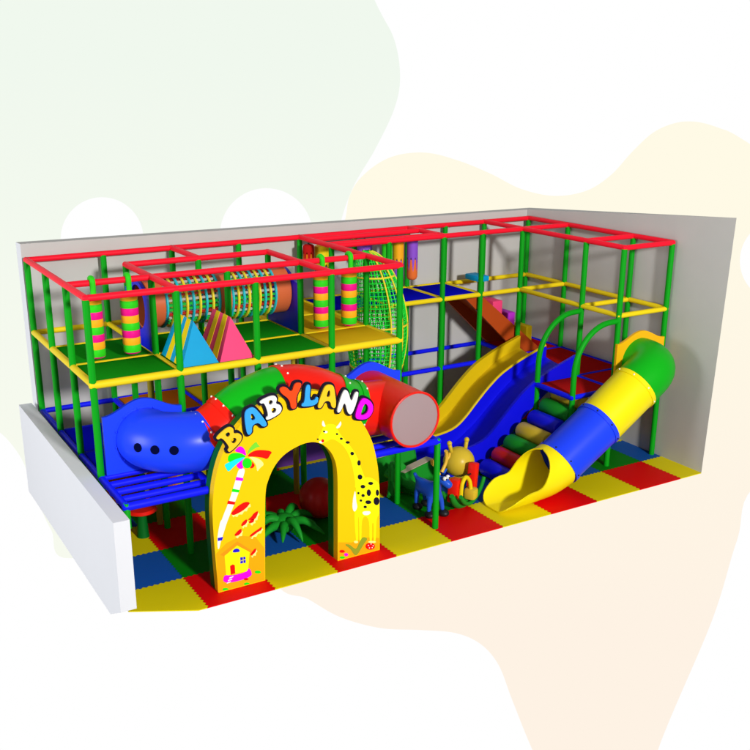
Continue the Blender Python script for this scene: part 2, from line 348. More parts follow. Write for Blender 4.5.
# strip faces: build by hand so that the surface is clean
def arch_board(y0, y1, grow=0.0):
    return prism(ring, [], y0, y1, 'y')
g = G().add(*arch_board(-.66, -.535)); face = g.o('front_board', AC['face'], ar, 30)
ring2 = [(x*.996+.005, z*.992) for x, z in OS]+[(x*.99+.026, z*.99) for x, z in IS]
g = G().add(*prism(ring2, [], -.532, -.38, 'y')); tag(g.o('back_board', M['darkgreen'], ar, 30), 'dark green rear layer')
ART = {
  'hill': [(1.283,0.572),(1.405,0.67),(1.55,0.731),(1.662,0.736),(1.819,0.649),(1.973,0.396),(1.97,0.012),(1.28,0.02),(1.262,0.302)],
  'roof': [(1.322,0.57),(1.581,0.707),(1.797,0.507),(1.788,0.463),(1.57,0.653),(1.375,0.529)],
  'house': [(1.383,0.538),(1.575,0.647),(1.757,0.5),(1.721,0.216),(1.393,0.231)],
  'gable_window': [(1.498,0.555),(1.512,0.595),(1.561,0.609),(1.601,0.586),(1.618,0.539)],
  'window': [(1.612,0.455),(1.69,0.448),(1.691,0.353),(1.611,0.36)],
  'door': [(1.455,0.365),(1.495,0.378),(1.526,0.36),(1.528,0.231),(1.461,0.229)],
  'fence': [(1.355,0.26),(1.479,0.207),(1.705,0.208),(1.726,0.261),(1.763,0.226),(1.786,0.103),(1.341,0.106)],
  'step0': [(1.439,0.192),(1.498,0.199),(1.494,0.183),(1.435,0.176)],
  'step1': [(1.418,0.158),(1.478,0.165),(1.474,0.149),(1.414,0.142)],
  'step2': [(1.398,0.124),(1.457,0.131),(1.453,0.115),(1.394,0.108)],
  'trunk1': [(1.649,1.774),(1.746,1.754),(1.697,1.617),(1.64,1.449),(1.566,1.285),(1.497,1.143),(1.428,1.001),(1.351,0.844),(1.298,0.873),(1.362,1.079),(1.482,1.32),(1.543,1.478),(1.605,1.651)],
  'trunk2': [(1.355,1.097),(1.463,1.08),(1.419,0.971),(1.375,0.854),(1.339,0.767),(1.307,0.654),(1.286,0.668),(1.292,0.842),(1.318,0.963)],
  'band_m': [(1.602,1.66),(1.707,1.618),(1.696,1.58),(1.592,1.614)],
  'band_g': [(1.542,1.5),(1.645,1.459),(1.631,1.425),(1.53,1.459)],
  'band_r': [(1.47,1.341),(1.577,1.298),(1.56,1.261),(1.456,1.299)],
  'band_b': [(1.296,0.83),(1.375,0.825),(1.357,0.779),(1.295,0.786)],
  'leaf_m': [(1.59,2.03),(1.646,2.08),(1.693,2.085),(1.742,2.036),(1.767,1.924),(1.711,1.969),(1.651,2.003)],
  'leaf_lg': [(1.769,1.942),(1.799,2.013),(1.856,2.071),(1.92,2.11),(1.934,2.057),(1.977,2.025),(1.901,2.021),(1.821,1.978)],
  'leaf_r': [(1.772,1.926),(1.852,1.98),(1.978,1.979),(2.152,1.922),(2.111,1.876),(2.069,1.819),(2.006,1.857),(1.896,1.894),(1.818,1.907)],
  'leaf_c': [(1.787,1.916),(1.88,1.89),(1.973,1.833),(2.022,1.753),(1.954,1.72),(1.912,1.663),(1.904,1.761),(1.863,1.839)],
  'leaf_g': [(1.767,1.92),(1.681,1.987),(1.559,2.013),(1.499,1.979),(1.492,1.902),(1.553,1.885),(1.63,1.89),(1.709,1.905)],
  'leaf_y': [(1.767,1.924),(1.616,1.918),(1.523,1.891),(1.437,1.87),(1.465,1.811),(1.493,1.748),(1.568,1.81),(1.664,1.871)],
  'leaf_m2': [(1.74,1.909),(1.66,1.864),(1.609,1.828),(1.634,1.777),(1.702,1.749),(1.724,1.828)],
  'leaf_r2': [(1.809,1.865),(1.862,1.808),(1.884,1.765),(1.843,1.736),(1.804,1.742)],
  'flame0': [(1.497,1.143),(1.57,1.205),(1.651,1.25),(1.73,1.268),(1.796,1.242),(1.743,1.182),(1.678,1.146),(1.598,1.12),(1.535,1.109)],
  'flame1': [(1.736,0.992),(1.804,1.025),(1.834,1.066),(1.913,1.099),(1.889,1.021),(1.839,0.968)],
  'flame2': [(1.638,0.932),(1.685,0.991),(1.744,1.01),(1.731,0.945),(1.669,0.918)],
  'flame3': [(1.747,0.948),(1.799,0.986),(1.855,0.984),(1.816,0.928)],
  'flame4': [(1.529,0.805),(1.587,0.859),(1.649,0.891),(1.653,0.832),(1.592,0.79)],
  'flame5': [(1.75,0.736),(1.824,0.786),(1.89,0.811),(1.959,0.846),(1.946,0.794),(1.872,0.769),(1.806,0.73)],
  'flame6': [(1.755,0.448),(1.814,0.519),(1.859,0.54),(1.845,0.478),(1.795,0.446)],
  'g_head': [(2.85,1.977),(2.898,2.036),(2.942,2.139),(3.027,2.167),(3.146,2.127),(3.174,2.034),(3.248,1.924),(3.364,1.782),(3.47,1.623),(3.541,1.435),(3.591,1.292),(3.664,1.126),(3.448,1.088),(3.457,1.17),(3.434,1.324),(3.399,1.497),(3.351,1.637),(3.27,1.783),(3.166,1.883),(3.067,1.937),(2.981,1.902),(2.905,1.897)],
  'g_body': [(3.466,1.174),(3.591,1.231),(3.7,1.226),(3.847,1.111),(3.872,1.037),(3.875,0.572),(3.818,0.559),(3.809,0.132),(3.768,0.142),(3.777,0.473),(3.736,0.482),(3.746,0.148),(3.697,0.16),(3.699,0.578),(3.56,0.636),(3.56,0.193),(3.523,0.203),(3.52,0.628),(3.494,0.634),(3.505,0.207),(3.465,0.217),(3.436,0.707),(3.462,0.888)],
  'horn1': [(2.913,2.152),(2.931,2.246),(2.961,2.178),(2.977,2.128)],
  'horn2': [(3.134,2.089),(3.192,2.134),(3.218,2.181),(3.23,2.112),(3.175,2.066)],
  'chest': [(3.455,1.092),(3.415,0.949),(3.4,0.804),(3.436,0.714),(3.494,0.788),(3.465,0.888)],
  'belly': [(3.565,0.707),(3.724,0.676),(3.695,0.62),(3.592,0.637)],
  'plant': [(3.261,0.247),(3.355,0.227),(3.464,0.103),(3.51,0.188),(3.575,0.295),(3.676,0.244),(3.612,0.181),(3.556,0.107),(3.483,0.009),(3.431,0.029),(3.373,0.144)],
  'spot0': [(3.176,1.986),(3.172,1.978),(3.163,1.974),(3.151,1.977),(3.141,1.984),(3.138,1.993),(3.142,2.0),(3.151,2.004),(3.163,2.002),(3.172,1.995)],
  'spot1': [(3.25,1.903),(3.245,1.894),(3.233,1.89),(3.218,1.892),(3.206,1.901),(3.201,1.912),(3.206,1.922),(3.218,1.926),(3.233,1.923),(3.245,1.914)],
  'spot2': [(3.364,1.825),(3.358,1.815),(3.34,1.811),(3.318,1.815),(3.301,1.826),(3.294,1.838),(3.301,1.849),(3.319,1.852),(3.34,1.848),(3.358,1.838)],
  'spot3': [(3.433,1.643),(3.427,1.628),(3.412,1.621),(3.393,1.624),(3.378,1.637),(3.373,1.655),(3.378,1.67),(3.393,1.677),(3.412,1.673),(3.427,1.66)],
  'spot4': [(3.544,1.476),(3.539,1.452),(3.525,1.439),(3.507,1.443),(3.493,1.461),(3.487,1.488),(3.493,1.512),(3.507,1.524),(3.525,1.521),(3.539,1.503)],
  'spot5': [(3.572,1.251),(3.564,1.229),(3.544,1.218),(3.52,1.224),(3.5,1.242),(3.493,1.267),(3.5,1.289),(3.52,1.3),(3.544,1.295),(3.564,1.276)],
  'spot6': [(3.757,1.111),(3.749,1.098),(3.727,1.093),(3.7,1.099),(3.678,1.113),(3.67,1.13),(3.678,1.143),(3.7,1.147),(3.727,1.142),(3.749,1.128)],
  'spot7': [(3.621,1.089),(3.613,1.074),(3.593,1.068),(3.569,1.073),(3.549,1.088),(3.541,1.106),(3.549,1.122),(3.569,1.128),(3.593,1.123),(3.613,1.108)],
  'spot8': [(3.719,0.971),(3.713,0.941),(3.694,0.925),(3.672,0.93),(3.653,0.954),(3.646,0.987),(3.653,1.017),(3.671,1.033),(3.694,1.028),(3.712,1.005)],
  'spot9': [(3.858,0.941),(3.852,0.912),(3.839,0.897),(3.822,0.9),(3.808,0.922),(3.802,0.953),(3.807,0.982),(3.821,0.998),(3.838,0.994),(3.852,0.973)],
  'spot10': [(3.868,0.804),(3.858,0.767),(3.832,0.749),(3.8,0.756),(3.774,0.786),(3.764,0.827),(3.774,0.863),(3.8,0.881),(3.832,0.874),(3.858,0.844)],
  'spot11': [(3.726,0.818),(3.716,0.802),(3.69,0.797),(3.659,0.804),(3.633,0.82),(3.623,0.841),(3.633,0.857),(3.658,0.862),(3.69,0.855),(3.716,0.838)],
  'spot12': [(3.614,0.95),(3.608,0.937),(3.594,0.932),(3.576,0.936),(3.561,0.948),(3.556,0.963),(3.561,0.975),(3.576,0.981),(3.594,0.977),(3.608,0.965)],
  'spot13': [(3.523,1.007),(3.52,0.997),(3.511,0.992),(3.499,0.994),(3.49,1.003),(3.487,1.015),(3.491,1.025),(3.5,1.03),(3.511,1.027),(3.52,1.019)],
  'spot14': [(3.57,0.88),(3.566,0.87),(3.555,0.865),(3.542,0.868),(3.531,0.877),(3.527,0.889),(3.531,0.899),(3.542,0.904),(3.555,0.901),(3.566,0.892)],
  'spot15': [(3.649,0.76),(3.644,0.749),(3.63,0.744),(3.613,0.748),(3.599,0.759),(3.594,0.772),(3.599,0.783),(3.613,0.787),(3.63,0.784),(3.644,0.773)],
  'coconut': [(1.841,1.811),(1.826,1.768),(1.788,1.748),(1.743,1.757),(1.707,1.792),(1.695,1.84),(1.711,1.882),(1.748,1.903),(1.793,1.894),(1.829,1.859)],
  'eye_w': [(3.007,2.048),(3.0,2.038),(2.984,2.034),(2.964,2.038),(2.948,2.048),(2.942,2.06),(2.949,2.07),(2.965,2.074),(2.985,2.07),(3.001,2.061)],
  'eye_b': [(2.968,2.062),(2.964,2.054),(2.956,2.05),(2.945,2.052),(2.937,2.059),(2.934,2.068),(2.937,2.075),(2.946,2.079),(2.956,2.077),(2.965,2.071)],
  'nose': [(2.865,1.966),(2.862,1.96),(2.854,1.958),(2.845,1.959),(2.838,1.965),(2.835,1.972),(2.838,1.978),(2.845,1.98),(2.855,1.979),(2.862,1.973)],
  'snout': [(2.942,1.909),(2.935,1.899),(2.916,1.896),(2.893,1.9),(2.875,1.91),(2.868,1.923),(2.875,1.933),(2.894,1.936),(2.917,1.932),(2.935,1.921)],
  'mouth': [(2.949,1.927),(2.945,1.913),(2.934,1.905),(2.92,1.908),(2.909,1.919),(2.905,1.935),(2.91,1.949),(2.921,1.956),(2.934,1.954),(2.945,1.942)],
  'ladybug': [(3.796,0.082),(3.78,0.052),(3.737,0.041),(3.684,0.054),(3.641,0.086),(3.625,0.125),(3.641,0.155),(3.684,0.165),(3.737,0.152),(3.78,0.12)],
  'flower_r': [(3.275,0.128),(3.266,0.116),(3.243,0.113),(3.214,0.121),(3.19,0.135),(3.182,0.152),(3.191,0.164),(3.214,0.167),(3.243,0.16),(3.266,0.145)],
  'flower_m': [(3.333,0.061),(3.326,0.048),(3.308,0.043),(3.285,0.048),(3.267,0.063),(3.26,0.08),(3.267,0.093),(3.286,0.098),(3.308,0.093),(3.326,0.078)],
  'flower_g': [(3.278,0.026),(3.269,0.016),(3.246,0.015),(3.217,0.022),(3.193,0.036),(3.184,0.05),(3.193,0.06),(3.217,0.062),(3.246,0.055),(3.269,0.041)],
  'grass1': [(1.426,0.01),(1.416,-0.001),(1.39,-0.002),(1.359,0.006),(1.334,0.022),(1.325,0.038),(1.336,0.049),(1.361,0.05),(1.392,0.041),(1.417,0.026)],
  'grass2': [(1.746,0.005),(1.736,-0.007),(1.712,-0.009),(1.682,-0.001),(1.658,0.015),(1.649,0.032),(1.659,0.044),(1.684,0.046),(1.713,0.038),(1.737,0.022)],
  'grass3': [(1.916,0.149),(1.906,0.138),(1.881,0.136),(1.851,0.144),(1.827,0.159),(1.818,0.175),(1.828,0.186),(1.852,0.188),(1.882,0.18),(1.907,0.165)],
  'flower2': [(1.723,0.09),(1.716,0.081),(1.698,0.08),(1.676,0.085),(1.659,0.097),(1.652,0.109),(1.66,0.118),(1.677,0.12),(1.699,0.114),(1.717,0.103)],
  'hoof1': [(3.501,0.225),(3.494,0.215),(3.476,0.212),(3.453,0.217),(3.435,0.229),(3.428,0.243),(3.435,0.254),(3.453,0.257),(3.476,0.252),(3.494,0.239)],
  'hoof2': [(3.813,0.149),(3.799,0.143),(3.764,0.146),(3.72,0.156),(3.684,0.171),(3.671,0.184),(3.684,0.19),(3.72,0.187),(3.764,0.176),(3.799,0.161)],
  'dot0': [(3.686,0.123),(3.684,0.119),(3.68,0.117),(3.674,0.118),(3.669,0.122),(3.667,0.128),(3.669,0.133),(3.674,0.135),(3.68,0.133),(3.684,0.129)],
  'dot1': [(3.733,0.137),(3.731,0.132),(3.726,0.13),(3.72,0.131),(3.716,0.136),(3.714,0.141),(3.716,0.146),(3.72,0.148),(3.726,0.147),(3.731,0.142)],
  'dot2': [(3.77,0.097),(3.768,0.093),(3.764,0.09),(3.758,0.092),(3.753,0.096),(3.751,0.102),(3.753,0.107),(3.758,0.109),(3.764,0.107),(3.768,0.103)],
  'dot3': [(3.705,0.078),(3.703,0.073),(3.698,0.071),(3.693,0.073),(3.688,0.077),(3.686,0.083),(3.688,0.088),(3.693,0.09),(3.698,0.088),(3.703,0.084)],
  'dot4': [(3.751,0.072),(3.75,0.067),(3.745,0.065),(3.739,0.066),(3.735,0.071),(3.733,0.076),(3.735,0.081),(3.739,0.083),(3.745,0.082),(3.75,0.077)],
}

order = [('hill', 'orange'), ('roof', 'dorange'), ('house', 'yellow'), ('gable_window', 'blue'), ('window', 'blue'), ('door', 'red'), ('fence', 'magenta'), ('step0', 'white'), ('step1', 'white'), ('step2', 'white'),
    ('trunk1', 'white'), ('trunk2', 'white'), ('band_m', 'magenta'), ('band_g', 'green'), ('band_r', 'red'), ('band_b', 'blue'), ('leaf_m2', 'magenta'), ('leaf_r2', 'red'), ('leaf_m', 'magenta'), ('leaf_lg', 'lgreen'), ('leaf_r', 'red'), ('leaf_c', 'cream'),
    ('leaf_g', 'green'), ('leaf_y', 'cyan'), ('coconut', 'green'), ('g_head', 'yellow'), ('g_body', 'yellow'), ('horn1', 'white'), ('horn2', 'white'), ('chest', 'white'), ('belly', 'white'),
    ('eye_w', 'white'), ('eye_b', 'black'), ('snout', 'white'), ('nose', 'black'), ('mouth', 'red'), ('hoof1', 'cream'), ('hoof2', 'cream'), ('plant', 'olive'), ('ladybug', 'red'), ('flower_r', 'red'), ('flower_m', 'magenta'), ('flower_g', 'green'),
    ('grass1', 'green'), ('grass2', 'green'), ('grass3', 'green'), ('flower2', 'red')]+[('spot%d' % i, 'black') for i in range(16)]+[('dot%d' % i, 'white') for i in range(5)]
def clip_ring(p):  # keep decals on the leg of the board
    return [(max(1.252, min(3.868, x)), max(.012, z)) for x, z in p]
mats = []; groups = {'ladybug_picture': G(), 'plant_picture': G(), 'ground_picture': G(), 'palm_picture': G(), 'house_picture': G(), 'giraffe_picture': G(), 'flower_picture': G()}
gm = {k: [] for k in groups}
def dest(n):
    if n.startswith(('lady', 'dot')): return 'ladybug_picture'
    if n == 'plant': return 'plant_picture'
    if n == 'ground_r': return 'ground_picture'
    if n.startswith(('trunk', 'band', 'leaf', 'coco')): return 'palm_picture'
    if n.startswith(('g_', 'horn', 'chest', 'belly', 'eye', 'snout', 'nose', 'mouth', 'hoof', 'spot')): return 'giraffe_picture'
    if n.startswith(('plant', 'lady', 'flower', 'dot')): return 'flower_picture'
    return 'house_picture'
lv = 0
def decal(n, pts, colr, t):
    d = dest(n)
    if colr not in gm[d]: gm[d].append(colr)
    if area2(pts) < 0: pts = pts[::-1]
    pts = clip_ring(pts)
    groups[d].add(*prism(pts, [], -.6585, -.661-t, 'y'), gm[d].index(colr))
LV = {}
ART['hill'] = [(1.262, .012), (1.972, .012), (1.985, .50), (1.86, .70), (1.64, .78), (1.42, .72), (1.262, .60)]
for n, cl in order:
    t = {'hill': 0, 'roof': .0012, 'house': .0018, 'trunk1': .0010, 'trunk2': .0016, 'g_head': .001, 'g_body': .0015, 'snout': .003, 'fence': .0027, 'coconut': .006}.get(n)
    if t is None:
        LV[n] = len(LV)*.00008; t = .0032+LV[n]
    p = ART[n]
    if n not in ('door', 'window', 'house', 'hill', 'roof', 'step0', 'step1', 'step2') and not n.startswith('band'): p = chaikin(p, 2)
    decal(n, p, cl, t)
decal('ground_r', [(3.165, .012), (3.865, .012), (3.868, .20), (3.62, .27), (3.40, .24), (3.168, .30)], 'orange', 0)
for i in range(7):                       # frilled flames: cream fringe under a red tongue
    p = ART['flame%d' % i]; q = chaikin(p, 2); fr_ = []
    for k_, (x, z) in enumerate(q): s_ = (.018, .004, -.006, .006)[k_ % 4]; fr_.append((x+.012+s_*.4, z-.026-s_))
    decal('house_fl', fr_, 'cream', .0022); decal('house_fl', q, 'red', .0045)
# window cross
wn = ART['window']; cx_ = sum(p[0] for p in wn)/4; cz_ = sum(p[1] for p in wn)/4
decal('house_w', [(cx_-.003, cz_-.05), (cx_+.003, cz_-.05), (cx_+.003, cz_+.05), (cx_-.003, cz_+.05)], 'yellow', .009)
decal('house_w', [(cx_-.045, cz_-.003), (cx_+.045, cz_+.002), (cx_+.045, cz_+.008), (cx_-.045, cz_+.003)], 'yellow', .0095)
for d, g in groups.items(): g.o(d, None, ar, 0, [AC[q] for q in gm[d]])
# letters
GL = {
 'B': ([(-.40, .5), (.1, .5), (.32, .42), (.37, .22), (.22, .05), (.42, -.1), (.43, -.34), (.22, -.49), (-.40, -.5), (-.40, -.34), (-.24, -.33), (-.22, .33), (-.42, .36)], [[(-.05, .33), (.1, .31), (.15, .21), (.08, .11), (-.05, .11)], [(-.05, -.07), (.12, -.08), (.2, -.2), (.12, -.32), (-.05, -.33)]]),
 'A': ([(-.14, .5), (.14, .5), (.26, .3), (.48, -.5), (.24, -.5), (.14, -.2), (-.15, -.2), (-.24, -.5), (-.47, -.5), (-.28, .3)], [[(-.1, -.03), (.1, -.03), (.05, .26), (-.04, .26)]]),
 'Y': ([(-.5, .48), (-.22, .5), (0, .14), (.2, .5), (.5, .44), (.44, .26), (.14, -.08), (.13, -.5), (-.14, -.5), (-.13, -.08), (-.46, .26)], []),
 'L': ([(-.22, .5), (.06, .5), (-.02, -.24), (.3, -.26), (.36, -.1), (.5, -.14), (.42, -.5), (-.42, -.5), (-.38, -.34), (-.24, -.3)], []),
 'N': ([(-.46, -.5), (-.24, -.5), (-.18, .06), (.16, -.5), (.42, -.5), (.48, .5), (.24, .5), (.2, -.04), (-.14, .5), (-.40, .5)], []),
 'D': ([(-.38, .5), (.05, .5), (.35, .3), (.45, -.02), (.33, -.35), (.02, -.5), (-.38, -.5)], [[(-.13, .28), (.05, .25), (.18, .08), (.18, -.14), (.02, -.28), (-.13, -.28)]])}
def off(p, d):   # mitred offset of a coarse outline
    s = 1 if area2(p) > 0 else -1; n = len(p); q = []
    for i in range(n):
        a = (Vector(p[i])-Vector(p[i-1])).normalized(); b = (Vector(p[(i+1) % n])-Vector(p[i])).normalized()
        na = Vector((a.y, -a.x))*s; nb = Vector((b.y, -b.x))*s; m_ = na+nb
        if m_.length < .35: m_ = na
        m_.normalize(); k = d/max(.62, m_.dot(na)); q.append((p[i][0]+m_.x*k, p[i][1]+m_.y*k))
    return q
for ch, x, z, rot, h, wd, cl in (('B', 1.515, 2.245, 36, .285, .30, 'gold'), ('A', 1.86, 2.45, 18, .32, .33, 'sky'), ('B', 2.125, 2.58, 17, .285, .29, 'white'), ('Y', 2.44, 2.675, 8, .33, .31, 'orangered'), ('L', 2.70, 2.65, -3, .285, .27, 'sky'),
                              ('A', 2.99, 2.59, -9, .31, .31, 'gold'), ('N', 3.30, 2.455, -17, .31, .29, 'white'), ('D', 3.575, 2.30, -23, .29, .31, 'magenta')):
    o_, hs = GL[ch]; h *= 1.07; wd *= 1.07; ca, sa = math.cos(math.radians(rot)), math.sin(math.radians(rot))
    def pl(p):
        return [(x+(u*wd)*ca-(v_*h)*sa, z+(u*wd)*sa+(v_*h)*ca) for u, v_ in p]
    O = chaikin(pl(o_), 2); H = [chaikin(pl(q), 2) for q in hs]
    H2 = [chaikin(off(pl(q), -.010), 2) for q in hs]; O2_ = chaikin(off(pl(o_), .030), 2)
    L = obj('letter', *prism(O, H, -.70, -.725, 'y'), AC[cl], ar, 30)
    b_ = obj('letter_backing', *prism(O2_, H2, -.664, -.699, 'y'), AC['black'], None, 30)
    b_.parent = L; b_.matrix_parent_inverse = L.matrix_basis.inverted() @ Matrix.Translation(-ar.location) if False else Matrix.Identity(4)

# ------------------------------------------------------------------ crawl tunnel over the arch
ct = thing('crawl_tunnel', 'long blue, red and green crawl tube curving over the yellow arch with a round window', 'tunnel', (2.6, .1, 1.5))
def board(x0, x1, y, z0, z1, zt, m, hole=None, name='mounting_board', parent=None, th=.05, axis='y'):
    n = 24; top = []
    for k_ in range(n+1):
        t = k_/n; top.append((x0+(x1-x0)*t, z1+(zt-z1)*(math.sin(PI*t)**2)))
    outl = [(x0, z0), (x1, z0)]+top[::-1]
    hs = []
    if hole: hs = [[(hole[0]+hole[2]*math.cos(2*PI*k_/32), hole[1]+hole[2]*math.sin(2*PI*k_/32)) for k_ in range(32)]]
    v, f = prism(outl, hs, y-th, y, axis)
    return G().add(v, f).o(name, m, parent, 30)
board(.21, 1.345, .665, 1.515, 2.36, 2.55, M['blue_pl'], (.79, 2.0, .38), parent=ct, th=.06)
board(3.89, 5.02, .665, 1.515, 2.34, 2.55, M['blue_pl'], (4.45, 1.98, .38), parent=ct, th=.06)
R = .42
YT = .06
elb = [(.79, .66, 1.99)]+[(.79+.62*(1-math.cos(t)), .62-.56*math.sin(t), 1.99) for t in [PI/2*k_/12 for k_ in range(13)]]
elb += [(1.50, YT, 1.995)]
G().add(*shell(elb, R)).o('tunnel_segment', M['blue_pl'], ct)
G().add(*shell([(.79, .66, 1.99), (.79, .60, 1.99)], R+.03)).o('flange', M['blue_pl'], ct)
for k_ in range(12):
    a = 2*PI*k_/12+.2; G().add(*ball((.79+(R+.015)*math.cos(a), .585, 1.99+(R+.015)*math.sin(a)), .012, 8, 6)).o('bolt', M['blue_pl'], ct, 60)
# arc path
arc = catmull([(1.50, YT, 1.995), (1.75, YT, 2.13), (2.05, YT, 2.31), (2.40, YT, 2.43), (2.75, YT, 2.46), (3.10, YT, 2.39), (3.40, YT, 2.25), (3.70, YT, 2.10), (4.00, YT, 2.02), (4.42, YT, 1.99)], 8)
def cut(a, b): return [p for p in arc if a-1e-6 <= p.x <= b+1e-6]
segs = [(1.50, 1.84, 'red_pl'), (1.84, 2.63, 'green_pl'), (2.63, 3.45, 'red_pl'), (3.45, 3.80, 'green_pl'), (3.80, 4.35, 'red_pl')]
def at_x(x):
    for a, b in zip(arc, arc[1:]):
        if a.x <= x <= b.x: return a.lerp(b, (x-a.x)/(b.x-a.x)), (b-a).normalized()
    return arc[-1], (arc[-1]-arc[-2]).normalized()
for a, b, mm in segs:
    pts = [at_x(a)[0]]+[p for p in arc if a+.02 < p.x < b-.02]+[at_x(b)[0]]
    G().add(*shell(pts, R*.995)).o('tunnel_segment', M[mm], ct)
def ringbolts(p, t, r, n, mname, parent, ph=0.0, sc=.016):
    up = Vector((0, 0, 1)); Nn = (up-t*up.dot(t)).normalized(); B = t.cross(Nn)
    v, f = ball((0, 0, 0), sc, 8, 6)
    for k_ in range(n):
        a = 2*PI*k_/n+ph; q = p+Nn*(r*math.cos(a))+B*(r*math.sin(a))
        obj('bolt', [(x+q.x, y+q.y, z+q.z) for x, y, z in v], f, M[mname], parent, 60)
for x in (1.50, 1.84, 2.63, 3.45, 3.80):
    p, t = at_x(x)
    G().add(*shell([p-t*.05, p+t*.05], R+.012, .014)).o('joint_collar', M['red_pl' if x in (1.5, 1.84, 2.63) else 'green_pl'], ct)
    ringbolts(p+t*.035, t, R+.014, 14, 'bolt', ct, .1)
# straight tee with window
G().add(*shell([(4.45, .64, 1.99), (4.45, 0, 1.99), (4.45, -.70, 1.99)], R+.004)).o('tunnel_segment', M['red_pl'], ct)
G().add(*tube([(4.45+(R-.004)*math.cos(2*PI*k_/40), -.70, 1.99+(R-.004)*math.sin(2*PI*k_/40)) for k_ in range(40)], .018, 8, closed=True)).o('window_rim', M['red_pl'], ct)
G().add(*tube([(4.45, -.685, 1.99), (4.45, -.70, 1.99), (4.45, -.708, 1.99)], [R-.02, R-.02, R-.04], 40)).o('window', M['window_pl'], ct)
# three peep holes on the front of the elbow
def hole_on(path, s, el):  # point on tube surface facing outwards/front
    p = Vector(path[s]); t = (Vector(path[min(s+1, len(path)-1)])-Vector(path[s-1])).normalized()
    Nn = Vector((0, 0, 1)); B = t.cross(Nn)
    if B.y > 0: B = -B
    d = B*math.cos(el)+Nn*math.sin(el)
    return p+d*(R-.012), d
for s in (5, 7, 9):
    p, d = hole_on(elb, s, .10)
    G().add(*tube([p, p+d*.018], .062, 20)).o('peep_hole', M['hole'], ct)

# ------------------------------------------------------------------ tube slide
ts = thing('tube_slide', 'green, yellow and blue tube slide with open scoop end by the right wall', 'slide', (8.5, -.35, 0))
board(9.24, 10.40, .15, 1.47, 2.32, 2.50, M['orange_pl'], (9.80, 1.95, .38), parent=ts, th=.05)
ys = -.36
pe = bez((9.80, .14, 1.95), (9.82, -.34, 1.96), (9.66, ys, 1.90), (9.28, ys, 1.66), 18)
G().add(*shell(pe, R)).o('slide_segment', M['green_pl'], ts)
J1, J2, J3 = Vector((9.28, ys, 1.66)), Vector((8.49, ys, 1.13)), Vector((7.60, ys, .57))
G().add(*shell([J1, J1.lerp(J2, .5), J2], R)).o('slide_segment', M['yellow_pl'], ts)
G().add(*shell([J2, J2.lerp(J3, .5), J3], R)).o('slide_segment', M['blue_pl'], ts)
for J, A_, mm, bm_ in ((J1, J2, 'yellow_pl', 'bolt'), (J2, J3, 'blue_pl', 'black'), (J3, J2, 'blue_pl', 'black')):
    t = (A_-J).normalized()
    G().add(*shell([J-t*.012, J+t*.07], R+.016, .02)).o('joint_collar', M[mm], ts)
    ringbolts(J+t*.035, t, R+.017, 8, bm_, ts, .35)
# scoop
cp = catmull([J3, (7.30, ys, .47), (7.0, ys, .445), (6.7, ys, .44), (6.24, ys, .44)], 14)
F = frames(cp); n = len(F); v = []; f = []; seg = 40; th = .022
for s_, off_ in ((0, 0), (1, -th)):
    for i, (p, t, Nn, B) in enumerate(F):
        u = i/(n-1)
        q_ = min(1, max(0, (u-.20)/.62)); a = .012+math.radians(99)*(1-(1-q_)**2.1)
        if u > .8: a += math.radians(10)*((u-.8)/.2)**2
        rr = R*(1+.10*u*u)+off_
        z_low = 0
        for k_ in range(seg+1):
            th_ = a+(2*PI-2*a)*k_/seg
            back = .30*max(0, (u-.3)/.7)**1.5*(abs(2*k_/seg-1)**4)
            q = p+Nn*(rr*math.cos(th_))+B*(rr*math.sin(th_))-t*back
            v.append((q.x, q.y, max(q.z, .008+(0 if s_ == 0 else th))))
m1 = seg+1; O2 = n*m1
for i in range(n-1):
    for k_ in range(seg):
        q = (i*m1+k_, i*m1+k_+1, (i+1)*m1+k_+1, (i+1)*m1+k_); f.append(q); f.append(tuple(x+O2 for x in q[::-1]))
    for k_ in (0, seg): f.append((i*m1+k_, (i+1)*m1+k_, O2+(i+1)*m1+k_, O2+i*m1+k_))
for i in (0, n-1):
    for k_ in range(seg): f.append((i*m1+k_, i*m1+k_+1, O2+i*m1+k_+1, O2+i*m1+k_))
obj('slide_scoop', v, f, M['yellow_pl'], ts, 60)

# ------------------------------------------------------------------ wave slide
ws = thing('wave_slide', 'wide two lane wave slide, yellow lane behind and blue lane in front', 'slide', (7.4, 2.0, 0))
top = catmull([(9.26, 1.90, 0), (8.78, 1.735, 0), (8.47, 1.61, 0), (8.16, 1.45, 0), (7.87, 1.22, 0), (7.62, .98, 0), (7.40, .76, 0), (7.20, .61, 0), (7.0, .54, 0), (6.7, .50, 0), (6.35, .48, 0), (6.15, .46, 0)], 5)
bot = catmull([(9.26, 1.50, 0), (8.78, 1.36, 0), (8.47, 1.18, 0), (8.16, .95, 0), (7.87, .69, 0), (7.62, .46, 0), (7.40, .30, 0), (7.20, .17, 0), (7.0, .08, 0), (6.7, .03, 0), (6.35, .01, 0), (6.15, .01, 0)], 5)
def wallp(y0, y1, name, m, dz=0.0):
    ol = [(p.x, p.y+dz) for p in top]+[(p.x, p.y) for p in bot[::-1]]
    return obj(name, *prism(ol, [], y0, y1, 'y'), m, ws, 30)
wallp(2.76, 2.84, 'side_wall', M['slide_yellow']); wallp(1.97, 2.03, 'lane_divider', M['slide_blue'], -.03); wallp(1.12, 1.18, 'side_wall', M['slide_blue'], -.01)
